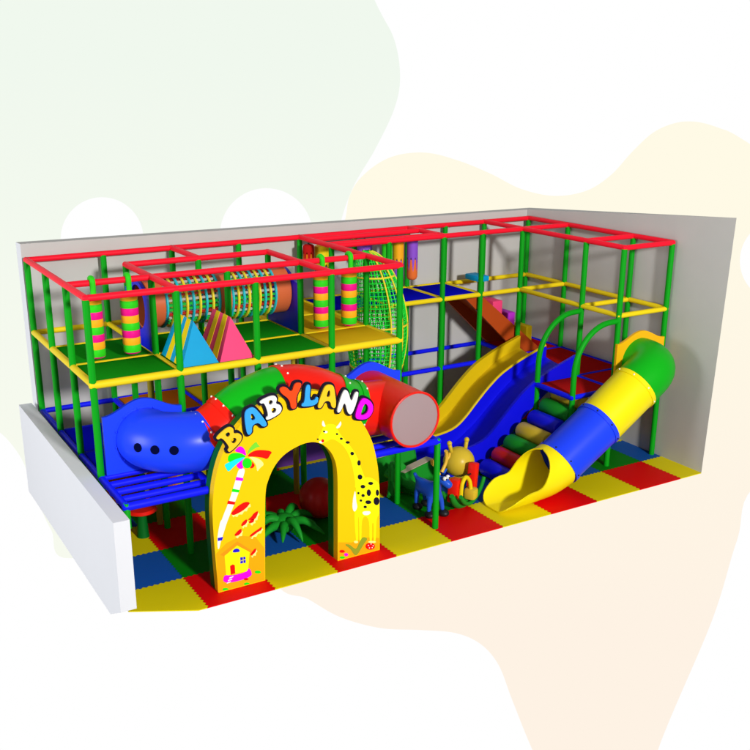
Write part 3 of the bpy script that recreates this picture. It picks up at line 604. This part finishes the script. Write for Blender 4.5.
def bed(y0, y1, m):
    up_ = [(p.x, p.y+.10) for p in bot]; lo = [(p.x, p.y+.03) for p in bot]
    nn = len(up_); v = []; f = []; ny = 10
    for j in range(ny+1):
        y = y0+(y1-y0)*j/ny; dip = .05*math.sin(PI*j/ny)
        for x, z in up_: v.append((x, y, z+.05-dip))
    for j in range(ny):
        for i in range(nn-1): f.append((j*nn+i, j*nn+i+1, (j+1)*nn+i+1, (j+1)*nn+i))
    b0 = len(v)
    for y in (y0, y1):
        for x, z in lo: v.append((x, y, z))
    for i in range(nn-1): f.append((b0+i, b0+nn+i, b0+nn+i+1, b0+i+1))
    for i in range(nn-1): f.append((i, b0+i, b0+i+1, i+1)); f.append((ny*nn+i, ny*nn+i+1, b0+nn+i+1, b0+nn+i))
    f.append(tuple([nn-1+j*nn for j in range(ny+1)]+[b0+2*nn-1, b0+nn-1])); f.append(tuple([j*nn for j in range(ny+1)][::-1]+[b0, b0+nn]))
    return obj('slide_lane', v, f, m, ws, 50)
bed(2.031, 2.759, M['slide_yellow']); bed(1.181, 1.969, M['slide_blue'])
for y, mm in ((2.0, 'yellow_pl'),):
    G().add(*tube([(p.x, y, p.y-.02) for p in top], .026, 8)).o('edge_trim', M['slide_yellow'], ws)

# ------------------------------------------------------------------ roller ramp
rr_ = thing('roller_ramp', 'ramp of coloured padded rollers climbing behind the tube slide', 'ramp', (7.7, .5, 0))
cols = ['slide_blue', 'ball', 'grass_toy', 'mustard', 'slide_blue', 'grass_toy', 'mustard', 'ball']
for k_, cn in enumerate(cols[:7]):
    x = 7.07+.262*k_; z = .17+.187*k_
    g = G(); r_ = .155
    g.add(*tube([(x, .95, z), (x, .935, z), (x, .89, z), (x, .24, z), (x, .195, z), (x, .18, z)], [r_*.55, r_*.85, r_, r_, r_*.85, r_*.55], 22)); g.o('roller', M[cn], rr_)
for y in (.185, .965):
    G().add(*prism([(6.95, 0.005), (7.2, 0.005), (8.75, 1.14), (8.75, 1.32), (8.6, 1.25), (6.95, .08)], [], y-.012, y+.012, 'y')).o('side_rail', M['darkgreen'], rr_)

# ------------------------------------------------------------------ foam stairs
st = thing('climbing_ramp', 'orange sided foam climbing ramp with coloured grip blocks between red and blue decks', 'climbing ramp', (9.1, 3.4, ZB))
def sboard(y):
    return [(8.02, ZY-.07), (8.40, ZY-.07), (8.46, 2.72), (9.97, 1.50), (9.36, 1.50)]
for y in (2.955, 3.93): obj('side_board', *prism(sboard(y), [], y, y+.06, 'y'), M['board_orange'], st, 30)
rs = [(p[0]+.03, p[1]-.09) for p in sboard(0)[2:4]]
obj('ramp_surface', *prism([(8.44, 2.66), (9.93, 1.50), (9.86, 1.50), (8.40, 2.62)], [], 3.016, 3.929, 'y'), M['board_orange'], st, 0)
for x0, x1, z0, z1, cn in ((8.66, 8.93, 2.93, 3.04, 'cyan'), (9.05, 9.30, 2.1, 2.50, 'pink'), (9.42, 9.64, 1.85, 2.22, 'magenta_s'), (9.96, 10.12, 1.50, 1.87, 'stripe')):
    G().add(*rbox(x0, x1, 3.42, 3.88, z0, z1, .02)).o('grip_block', M[cn], st)

# ------------------------------------------------------------------ barrel tunnel of ropes
bt = thing('rope_barrel_tunnel', 'horizontal crawl barrel of coloured ropes between two blue boards', 'tunnel', (2.6, 2.3, ZY))
for x in (1.36, 3.80):
    board(1.73, 2.87, x+.03, 2.87, 3.68, 3.87, M['blue_pl' if False else 'slide_blue'], (2.3, 3.46, .34), parent=bt, th=.05, axis='x')
RBt = .385; zc = 3.50
for x0, x1 in ((1.40, 1.66), (2.56, 2.74), (3.52, 3.77)):
    G().add(*shell([(x0, 2.3, zc), (x1, 2.3, zc)], RBt, .03)).o('drum_ring', M['drum'], bt)
def hoop(x, r, rr2, mm, name='rope_hoop'):
    G().add(*tube([(x, 2.3+r*math.cos(2*PI*k_/28), zc+r*math.sin(2*PI*k_/28)) for k_ in range(28)], rr2, 6, closed=True)).o(name, M[mm], bt)
for x0, x1 in ((1.66, 2.56), (2.74, 3.52)):
    for k_ in range(9): hoop(x0+(x1-x0)*(k_+.25)/8.5, RBt, .022, 'rope_c' if k_ % 2 == 0 else 'rope_y')
    for k_ in range(30):
        a = 2*PI*k_/30; mm = ('rope_g', 'rope_r', 'rope_w', 'rope_g')[k_ % 4]; r = RBt-.03
        G().add(*tube([(x0, 2.3+r*math.cos(a), zc+r*math.sin(a)), (x1, 2.3+r*math.cos(a), zc+r*math.sin(a))], .021, 5)).o('rope_strand', M[mm], bt)

# ------------------------------------------------------------------ foam wedges
def wedge(x0, x1, mm, label):
    t = thing('foam_wedge', label, 'foam wedge', (x0, 1.2, ZY), 'triangular foam climbing wedges')
    xc = (x0+x1)/2; yb, yf = 1.62, .76; z0 = ZY+.04; zt = z0+.60
    # tent: ridge runs front to back, front face leans back a little
    ridge_f, ridge_b = (xc, .95, zt), (xc, 1.62, zt)
    v = [(x0, yf, z0), (x1, yf, z0), (x1, yb, z0), (x0, yb, z0), ridge_f, ridge_b]
    obj('wedge_body', v, [(0, 1, 4), (1, 2, 5, 4), (2, 3, 5), (3, 0, 4, 5), (0, 3, 2, 1)], M[mm], t, 0)
    # yellow stripes on both slopes
    for sgn, xb in ((-1, x0), (1, x1)):
        for u0, u1 in ((.22, .42), (.62, .84)):
            P = lambda u, h: Vector((xb+(xc-xb)*h, yb+((yf+(ridge_f[1]-yf)*h)-yb)*u, z0+(zt-z0)*h))
            nrm = Vector((sgn*(zt-z0), 0, abs(xc-xb))).normalized()
            q = [P(u0, .0), P(u1, .0), P(u1, 1), P(u0, 1)]
            v = [p+nrm*.004 for p in q]+[p-nrm*.01 for p in q]
            obj('stripe', v, [(0, 1, 2, 3), (7, 6, 5, 4), (0, 4, 5, 1), (1, 5, 6, 2), (2, 6, 7, 3), (3, 7, 4, 0)], M['stripe'], t, 0)
wedge(1.44, 2.00, 'cyan', 'blue foam wedge with yellow stripes standing nearest the left on the upper deck')
wedge(2.02, 2.56, 'pink', 'pink foam wedge with yellow stripes on the upper deck')

# ------------------------------------------------------------------ hanging striped rollers
def hang(x, y, ztop, zbot, r, label, cs, group, bands=8, zh=ZR):
    t = thing('punch_bag', label, 'punch bag', (x, y, zh), group)
    hgt = (ztop-zbot-r*.35)/bands
    for k_ in range(bands):
        z1 = ztop-k_*hgt; z0 = z1-hgt; cn = cs[k_ % len(cs)]
        G().add(*lathe([(r*.96, z0), (r, z0+.012), (r, z1-.012), (r*.96, z1)], (x, y, 0), 24)).o('foam_band', M[cn], t)
    G().add(*lathe([(r*.25, zbot), (r*.65, zbot+r*.10), (r*.9, zbot+r*.22), (r*.97, zbot+r*.35)], (x, y, 0), 24)).o('base_cap', M[cs[bands % len(cs)]], t)
    pts = [(x, y-.055, ztop), (x, y-.06, zh-.02), (x, y-.05, zh+.045), (x, y, zh+.065), (x, y+.05, zh+.045), (x, y+.055, zh-.03)]
    G().add(*tube(catmull(pts, 5), .042, 10)).o('hanging_strap', M['lime'], t)
cs = ['amber', 'lime', 'magenta']
gq = 'striped hanging bags'
y = RY[2]
hang(.51, y, 3.82, 2.90, .122, 'striped hanging bag nearest the left corner post', cs, gq)
hang(1.03, y, 3.82, 2.90, .130, 'striped hanging bag between the corner bag and the rope barrel', cs, gq)
hang(4.19, y, 3.82, 2.90, .125, 'striped hanging bag partly behind a front green post, above the yellow deck', cs, gq)
hang(4.71, y, 3.82, 2.88, .130, 'striped hanging bag in front of the green net tower', cs, gq)

def flamebag(x, y, zt, zb_, r, ca, cb, label):
    t = thing('hanging_bag', label, 'hanging bag', (x, y, zt), 'two coloured hanging bags under the extra red rails')
    n = 24; zm = zt-(zt-zb_)*.5; amp = .13
    up_v = []; 
    body = G().add(*lathe([(r*.5, zb_), (r*.85, zb_+.02), (r, zb_+.06), (r, zm)], (x, y, 0), 24)); body.o('lower_cover', M[cb], t)
    # upper cover with flame shaped lower hem
    v = []; f = []; n = 48
    for k_ in range(n):
        a = 2*PI*k_/n; zz = zm-(amp if k_ % 6 in (2, 3, 4) else 0)+(.05 if k_ % 6 == 0 else 0)
        if k_ % 6 == 3: zz -= .10
        c_, s_ = math.cos(a), math.sin(a); rr2 = r*1.02
        v += [(x+rr2*c_, y+rr2*s_, zz), (x+rr2*c_, y+rr2*s_, zt-.02), (x+r*.7*c_, y+r*.7*s_, zt)]
    for k_ in range(n):
        j = (k_+1) % n; f += [(k_*3, j*3, j*3+1, k_*3+1), (k_*3+1, j*3+1, j*3+2, k_*3+2)]
    f.append(tuple(k_*3+2 for k_ in range(n)))
    obj('upper_cover', v, f, M[ca], t, 40)
    G().add(*tube([(x, y, zt-.01), (x, y, ZR-.05)], .02, 8)).o('strap', M['black'], t)
flamebag(7.19, 3.60, 3.90, 3.10, .105, 'violet', 'flame', 'hanging bag with violet top and orange flame base above the blue deck')
flamebag(6.87, 3.60, 3.90, 3.12, .105, 'amber', 'violet', 'hanging bag with amber top and violet base beside the violet and orange bag')
flamebag(6.20, 3.72, 3.90, 3.55, .14, 'violet', 'purple', 'short violet hanging bag behind the top of the net tower')
flamebag(6.62, 3.60, 3.90, 3.05, .10, 'lime', 'blue_pl', 'hanging bag with lime top and blue base right of the net tower')
flamebag(5.30, 3.72, 3.90, 3.15, .14, 'stripe', 'purple', 'hanging bag with yellow top and purple base behind the striped bags')
flamebag(5.02, 3.72, 3.93, 3.60, .10, 'red_mat', 'orange_mat', 'short red hanging bag high behind the striped bags')

# ------------------------------------------------------------------ net tower
nt_ = thing('net_tower', 'barrel shaped green net climbing tower with yellow hoops', 'climbing net', (5.62, 2.3, 0))
ncx, ncy = 5.61, 2.30
prof = catmull([(.06, 3.98, 0), (.20, 3.88, 0), (.34, 3.62, 0), (.45, 3.25, 0), (.52, 2.82, 0), (.53, 2.45, 0), (.48, 2.05, 0), (.38, 1.68, 0), (.26, 1.45, 0)], 5)
P = [(p.x, p.y) for p in prof]
def lean(z): return -.17*((z-2.7)/1.2)**2 if z > 2.7 else 0
g = G(); nv = 38
for k_ in range(nv):
    a = 2*PI*k_/nv
    g.add(*tube([(ncx+lean(z)+r*math.cos(a), ncy+r*math.sin(a), z) for r, z in P[::2]], 0.0080, 4, False))
zs_ = [1.44+.070*i for i in range(36)]
def r_at(z):
    for (r0, z0), (r1, z1) in zip(P, P[1:]):
        if z1 <= z <= z0: return r0+(r1-r0)*(z0-z)/(z0-z1)
    return P[0][0]
for z in zs_:
    r = r_at(z); g.add(*tube([(ncx+lean(z)+r*math.cos(2*PI*k_/28), ncy+r*math.sin(2*PI*k_/28), z) for k_ in range(28)], 0.0080, 4, closed=True))
g.o('net', M['net'], nt_, 60)
# inner dark mesh core net
g = G()
for k_ in range(14):
    a = 2*PI*k_/14
    g.add(*tube([(ncx+lean(z)+r*.45*math.cos(a+z), ncy+r*.45*math.sin(a+z), z) for r, z in P[::2]], .012, 4, False))
g.o('inner_net', M['green_post'], nt_, 60)
for z in (3.56, 2.70, 1.95):
    r = r_at(z)+.012; G().add(*tube([(ncx+lean(z)+r*math.cos(2*PI*k_/32), ncy+r*math.sin(2*PI*k_/32), z) for k_ in range(32)], .016, 8, closed=True)).o('hoop', M['rope_y'], nt_)
for a in (-1.64, -1.15, -.45, .6, 2.0):
    G().add(*tube([(ncx+lean(z)+(r+.012)*math.cos(a), ncy+(r+.012)*math.sin(a), z) for r, z in P], .014, 8)).o('rib', M['rope_y'], nt_)

# ------------------------------------------------------------------ things on the floor
tag(obj('play_ball', *ball((3.66, .85, .335), .335, 36, 22), M['ball'], None, 180), 'big red ball on the floor seen through the arch', 'ball')
sp_ = thing('leaf_cushion', 'green spiky leaf shaped floor cushion behind the arch opening', 'cushion', (3.0, .6, 0))
g = G(); g.add(*ball((2.92, .62, .16), (.20, .20, .15), 18, 10)); g.o('cushion_core', M['grass_toy'], sp_, 180)
for k_ in range(11):
    a = 2*PI*k_/11+.2; L_ = .60+.10*math.sin(k_*2.3); h = .09+.05*math.sin(k_*1.7)
    c0 = Vector((2.92, .62, .15)); d = Vector((math.cos(a), math.sin(a), 0))
    pts = [c0+d*.05, c0+d*(L_*.45)+Vector((0, 0, h)), c0+d*(L_*.8)+Vector((0, 0, h*.4-.02)), c0+d*L_+Vector((0, 0, -.08+.06*math.sin(k_*3.1)))]
    pp = catmull(pts, 5); rad = [max(.006, .085*(1-i/(len(pp)-1))**.7) for i in range(len(pp))]
    G().add(*tube(pp, rad, 10)).o('leaf', M['grass_toy'], sp_, 180)
# purple padded panel far behind
tag(obj('gym_mat', *rbox(3.55, 5.35, 2.96, 3.04, .06, .98, .02), M['purple'], None, 40), 'purple gym mat standing upright at the back seen through the arch', 'gym mat')
tag(obj('padded_block', *rbox(.9, 2.05, 3.0, 3.4, 0, .62, .03), M['orange_mat'], None, 40), 'orange brown padded block under the left deck', 'padded block')
sk = thing('round_stool', 'red topped round stool under the blue ladder rungs at the left', 'stool', (.95, 1.6, 0))
G().add(*lathe([(.10, 0), (.09, .05), (.07, .40)], (.95, 1.6, 0), 20)).o('stem', M['darkgreen'], sk)
G().add(*lathe([(.18, .42), (.23, .43), (.25, .45), (.22, .49), (.10, .50), (.02, .50)], (.95, 1.6, 0), 28)).o('seat', M['red_pl'], sk)
rp = thing('bead_rope', 'thin hanging rope with white and light blue beads under the left platform', 'rope', (1.02, 1.5, 1.4))
G().add(*tube([(1.03, 1.5, 1.42), (1.03, 1.5, .62)], .008, 6)).o('cord', M['white'], rp)
for z, mm in ((1.1, 'white'), (.92, 'teal'), (.80, 'white'), (.66, 'pink')): G().add(*ball((1.03, 1.5, z), .035, 12, 8)).o('bead', M[mm], rp)
# green see-saw like bench with beige tops
sb = thing('padded_climber', 'low green padded climber with beige top strips beside the blue deer', 'climber', (5.55, 1.4, 0))
def slab(a, b, w, h0, h1, name='padded_arm'):
    a = Vector(a); b = Vector(b); d = (b-a).normalized(); s = Vector((-d.y, d.x, 0))*w
    v = [a+s, a-s, b-s, b+s]; V = [(p.x, p.y, 0.0) for p in v]; V += [(v[0].x-s.x*.55, v[0].y-s.y*.55, h0), (v[1].x+s.x*.55, v[1].y+s.y*.55, h0), (v[2].x+s.x*.55, v[2].y+s.y*.55, h1), (v[3].x-s.x*.55, v[3].y-s.y*.55, h1)]
    obj(name, V, [(0, 1, 2, 3), (7, 6, 5, 4), (0, 4, 5, 1), (1, 5, 6, 2), (2, 6, 7, 3), (3, 7, 4, 0)], M['grass_toy'], sb, 0)
    s2 = s*.40; T = [(a+s2).to_tuple()[:2]+(h0+.004,), (a-s2).to_tuple()[:2]+(h0+.004,), (b-s2).to_tuple()[:2]+(h1+.004,), (b+s2).to_tuple()[:2]+(h1+.004,)]
    T2 = [(x, y, z+.014) for x, y, z in T]
    obj('top_strip', T+T2, [(0, 1, 2, 3), (7, 6, 5, 4), (0, 4, 5, 1), (1, 5, 6, 2), (2, 6, 7, 3), (3, 7, 4, 0)], M['beige'], sb, 0)
slab((5.35, 1.05, 0), (6.15, 1.35, 0), .20, .36, .36)
slab((5.20, 1.75, 0), (6.10, 1.85, 0), .20, .42, .42)
G().add(*lathe([(.11, 0), (.11, .50), (.08, .56), (.02, .58)], (5.22, 1.05, 0), 18)).o('bollard', M['grass_toy'], sb)
G().add(*tube([(5.0, .85, .06), (5.25, 1.1, .28), (5.45, 1.2, .42)], [.05, .09, .10], 12)).o('padded_roll', M['grass_toy'], sb, 60)
G().add(*tube([(5.55, .72, .09), (5.35, 1.05, .22), (5.2, 1.3, .30)], [.08, .09, .07], 12)).o('padded_roll', M['grass_toy'], sb, 60)

# deer toy
dr = thing('toy_deer', 'blue toy deer with yellow antlers and black hooves beside the short green post', 'toy animal', (5.32, .12, 0))
nodes = [(5.28, .30, .43, .115), (5.28, .12, .41, .12), (5.29, -.06, .44, .11),
         (5.30, -.13, .58, .062), (5.32, -.20, .70, .085), (5.36, -.27, .64, .075), (5.42, -.34, .57, .062),
         (5.20, .33, .28, .050), (5.19, .32, .09, .036), (5.38, .36, .28, .050), (5.39, .36, .09, .036),
         (5.19, -.06, .28, .046), (5.17, -.07, .09, .034), (5.39, -.10, .28, .046), (5.41, -.12, .09, .034),
         (5.24, .40, .52, .032), (5.22, .45, .60, .03)]
skin('body', nodes, [(0, 1), (1, 2), (2, 3), (3, 4), (4, 5), (5, 6), (0, 7), (7, 8), (0, 9), (9, 10), (2, 11), (11, 12), (2, 13), (13, 14), (0, 15), (15, 16)], M['deer'], dr)
for x, y in ((5.19, .32), (5.39, .36), (5.17, -.07), (5.41, -.12)): G().add(*ball((x+.01, y-.02, .055), (.085, .10, .06), 14, 8)).o('hoof', M['black'], dr, 180)
for s_ in (-1, 1):
    bx, by = 5.31+s_*.045, -.17+s_*.03
    pts = catmull([(bx, by, .78), (bx+s_*.09, by+s_*.02, .92), (bx+s_*.10, by+s_*.02, 1.04), (bx+s_*.07, by, 1.13)], 5)
    g = G().add(*tube(pts, [.03]*len(pts), 8)); g.add(*tube([(bx+s_*.09, by+s_*.02, .94), (bx+s_*.16, by+s_*.03, 1.01), (bx+s_*.17, by+s_*.03, 1.07)], .026, 8)); g.o('antler', M['antler'], dr, 60)
    G().add(*tube([(5.32+s_*.06, -.18+s_*.03, .755), (5.32+s_*.15, -.17+s_*.06, .80)], [.03, .015], 8)).o('ear', M['deer'], dr, 60)
    ev = G().add(*ball((5.345+s_*.042, -.285+s_*.02, .735), .036, 12, 8)).o('eye', M['white'], dr, 180)
    pv = G().add(*ball((5.352+s_*.042, -.316+s_*.02, .732), .015, 10, 6)).o('pupil', M['black'], None, 180); pv.parent = ev
# snail rocker
rk = thing('toy_rocker', 'yellow round headed rocker with red seat, red backrest and green base', 'rocker', (6.0, .25, 0))
def arcpts(c, r, a0, a1, d, n=14): return [Vector((c[0], c[1], c[2]))+d*(r*math.sin(a))+Vector((0, 0, -r*math.cos(a))) for a in [a0+(a1-a0)*i/n for i in range(n+1)]]
dv = Vector((.86, .5, 0))
pp = arcpts((6.0, .12, .62), .58, -1.0, 1.0, dv); G().add(*tube(pp, [.04+.07*math.sin(PI*i/14) for i in range(15)], 12)).o('rocker_base', M['grass_toy'], rk, 60)
for dy in (-.16, .16):
    q = [p+Vector((.5*dy, -.86*dy, .02)) for p in pp]; G().add(*tube(q, .035, 10)).o('rocker_runner', M['grass_toy'], rk, 60)
G().add(*ball((6.20, .55, .56), (.27, .27, .26), 26, 16)).o('head', M['mustard'], rk, 180)
for dx, hx in ((-.15, -.06), (.12, .03)):
    g = G().add(*tube([(6.20+dx, .55, .72), (6.20+dx+hx*.6, .55, .84), (6.20+dx+hx, .55, .92)], .034, 10)); g.add(*ball((6.20+dx+hx, .55, .93), .045, 12, 8)); g.o('horn', M['mustard'], rk, 180)
g = G().add(*rbox(-.11, .11, -.09, .09, 0, .40, .03)); 
def place(g_, loc, rz, ry=0):
    Mx = Matrix.Translation(loc) @ Matrix.Rotation(rz, 4, 'Z') @ Matrix.Rotation(ry, 4, 'Y'); g_.v = [tuple(Mx @ Vector(q)) for q in g_.v]; return g_
place(g, (5.72, .0, .13), .5, .12).o('front_seat', M['red_pl'], rk)
place(G().add(*rbox(-.07, .07, -.08, .08, 0, .46, .03)), (6.16, .12, .22), .5, .15).o('backrest', M['red_pl'], rk)
place(G().add(*rbox(-.10, .10, -.10, .10, 0, .20, .05)), (6.05, -.02, .12), .5, 0).o('saddle', M['mustard'], rk)
G().add(*tube(catmull([(5.78, -.1, .22), (5.80, -.1, .46), (5.90, -.06, .55), (6.00, -.04, .44), (6.03, -.05, .20)], 5), .035, 10)).o('side_loop', M['stripe'], rk, 60)
for s_ in (-1, 1): G().add(*tube([(6.14+s_*.16, .14+s_*.08, .50), (6.14, .12, .50)], .014, 8)).o('handle', M['black'], rk)

# ------------------------------------------------------------------ backdrop (added far printed sheet that glows by emission, no real sky)
Rw = Matrix(((0.8645437848, -0.5025570164, -0.0006995641), (-0.1576479081, -0.2698778398, -0.9499016205), (0.4771909275, 0.8213418270, -0.3125482715)))
CAM = Vector((-3.1137959, -12.0069707, 6.6582062)); FPX = 975.965; CU, CV = 356.586, 406.768
right, down, fwd = Vector(Rw[0]), Vector(Rw[1]), Vector(Rw[2])
D = 42.0; org_ = Vector((-3.11, -12.0, 6.66))+fwd*D; u_ = D/FPX
def sheet(p, dep): q = org_+right*((p[0]-CU)*u_)+down*((p[1]-CV)*u_)-fwd*dep; return tuple(q)
g = G()
def plate(p, dep, mi, th=.02):
    v, f = prism(p, [], dep-th, dep, 'z', conv=sheet); g.add(v, f, mi)
def cr(p, n=8):
    p = [(*q, 0) for q in p]; L_ = len(p); out = []
    for i in range(L_):
        a, b, c_, d_ = [Vector(p[(i+j) % L_]) for j in (-1, 0, 1, 2)]
        for k_ in range(n):
            t = k_/n; w = .5*((2*b)+(c_-a)*t+(2*a-5*b+4*c_-d_)*t*t+(3*b-a-3*c_+d_)*t**3); out.append((w.x, w.y))
    return out
def circ(x, y, r): return [(x+r*math.cos(2*PI*k_/64), y+r*math.sin(2*PI*k_/64)) for k_ in range(64)]
plate([(-900, -900), (1700, -900), (1700, 1700), (-900, 1700)], 0, 0, .2)
GREEN = [(-300, -200), (150, -260), (320, -120), (374, 0), (394, 40), (400, 78), (394, 110), (375, 150), (352, 190), (338, 235), (330, 300), (300, 400), (200, 520), (72, 558), (52, 530), (38, 500), (20, 455), (-10, 425), (-60, 408), (-200, 400)]
plate(cr(GREEN), .10, 1)
CREAM = [(338, 240), (350, 196), (366, 174), (392, 158), (425, 154), (458, 162), (490, 175), (520, 190), (553, 197), (585, 192), (610, 176), (632, 152), (655, 132), (684, 123), (716, 129), (755, 150), (900, 250), (900, 420), (760, 480), (735, 540), (710, 620), (655, 752), (630, 850), (580, 850), (535, 756), (512, 700), (498, 664), (480, 643), (455, 632), (420, 629), (380, 627), (340, 616), (308, 598), (275, 580), (240, 480), (280, 340)]
plate(cr(CREAM), .22, 2)
plate(circ(104, 240, 41), .34, 0); plate(circ(267, 236, 46), .34, 0); plate(circ(778, 262, 41), .34, 0)
def emis(name, c0, c1, z0, z1):
    m = bpy.data.materials.new(name); m.use_nodes = True; t = m.node_tree; t.nodes.clear()
    o_ = t.nodes.new('ShaderNodeOutputMaterial'); e_ = t.nodes.new('ShaderNodeEmission'); tc_ = t.nodes.new('ShaderNodeTexCoord'); s_ = t.nodes.new('ShaderNodeSeparateXYZ')
    mr = t.nodes.new('ShaderNodeMapRange'); mr.inputs['From Min'].default_value = z0; mr.inputs['From Max'].default_value = z1; mx = t.nodes.new('ShaderNodeMix'); mx.data_type = 'RGBA'
    mx.inputs['A'].default_value = (*c0, 1); mx.inputs['B'].default_value = (*c1, 1)
    t.links.new(tc_.outputs['Object'], s_.inputs[0]); t.links.new(s_.outputs['Z'], mr.inputs['Value']); t.links.new(mr.outputs[0], mx.inputs['Factor']); t.links.new(mx.outputs['Result'], e_.inputs['Color']); t.links.new(e_.outputs[0], o_.inputs[0]); return m
def s2l(*c_): return tuple((q/255/12.92) if q/255 < .04045 else ((q/255+.055)/1.055)**2.4 for q in c_)
zl = lambda v_: sheet((375, v_), 0)[2]
mw = emis('backdrop white', (1, 1, 1), (1, 1, 1), 0, 1)
mg = emis('backdrop pale green', s2l(247, 250, 238), s2l(240, 248, 238), zl(450), zl(60))
mc = emis('backdrop cream', s2l(254, 242, 228), s2l(255, 250, 230), zl(620), zl(200))
sky = g.o('sky', None, None, 0, [mw, mg, mc]); tag(sky, kind='structure')  # added glowing backdrop sheet, not a sky

# ------------------------------------------------------------------ camera
cam = bpy.data.cameras.new('camera'); co = bpy.data.objects.new('camera', cam); COL.objects.link(co)
co.matrix_world = Matrix(((right.x, -down.x, -fwd.x, CAM.x), (right.y, -down.y, -fwd.y, CAM.y), (right.z, -down.z, -fwd.z, CAM.z), (0, 0, 0, 1)))
cam.sensor_width = 36; cam.lens = FPX/750*36; cam.shift_x = (375-CU)/750; cam.shift_y = (CV-375)/750; cam.clip_end = 300; cam.clip_start = .1
sc.camera = co

# ------------------------------------------------------------------ light
w = bpy.data.worlds.new('World'); sc.world = w; w.use_nodes = True
bg_ = w.node_tree.nodes['Background']; bg_.inputs[0].default_value = (1, 1, 1, 1); bg_.inputs[1].default_value = WORLD
def area(name, loc, tgt, size, E, col=(1, 1, 1)):
    l = bpy.data.lights.new(name, 'AREA'); l.shape = 'DISK'; l.size = size; o_ = bpy.data.objects.new(name, l); COL.objects.link(o_)
    loc = Vector(loc); tgt = Vector(tgt); d = tgt-loc; o_.location = loc; o_.rotation_euler = d.to_track_quat('-Z', 'Y').to_euler()
    l.energy = PI*d.length_squared*E; l.color = col; return o_
T = Vector((5.2, 1.5, 1.6)); kd = Vector((.10, 1.35, -.47)).normalized()
area('key_lamp', T-kd*28, T, 2.2, KEY, (1, .985, .96))
area('fill_lamp', (-16, 0.5, 5.0), (2, 1.2, 1.2), 8, FILL, (.97, .985, 1))
sc.view_settings.view_transform = 'Standard'; sc.view_settings.look = 'None'; sc.view_settings.gamma = 1; sc.view_settings.exposure = 0
sc.render.engine = 'CYCLES'
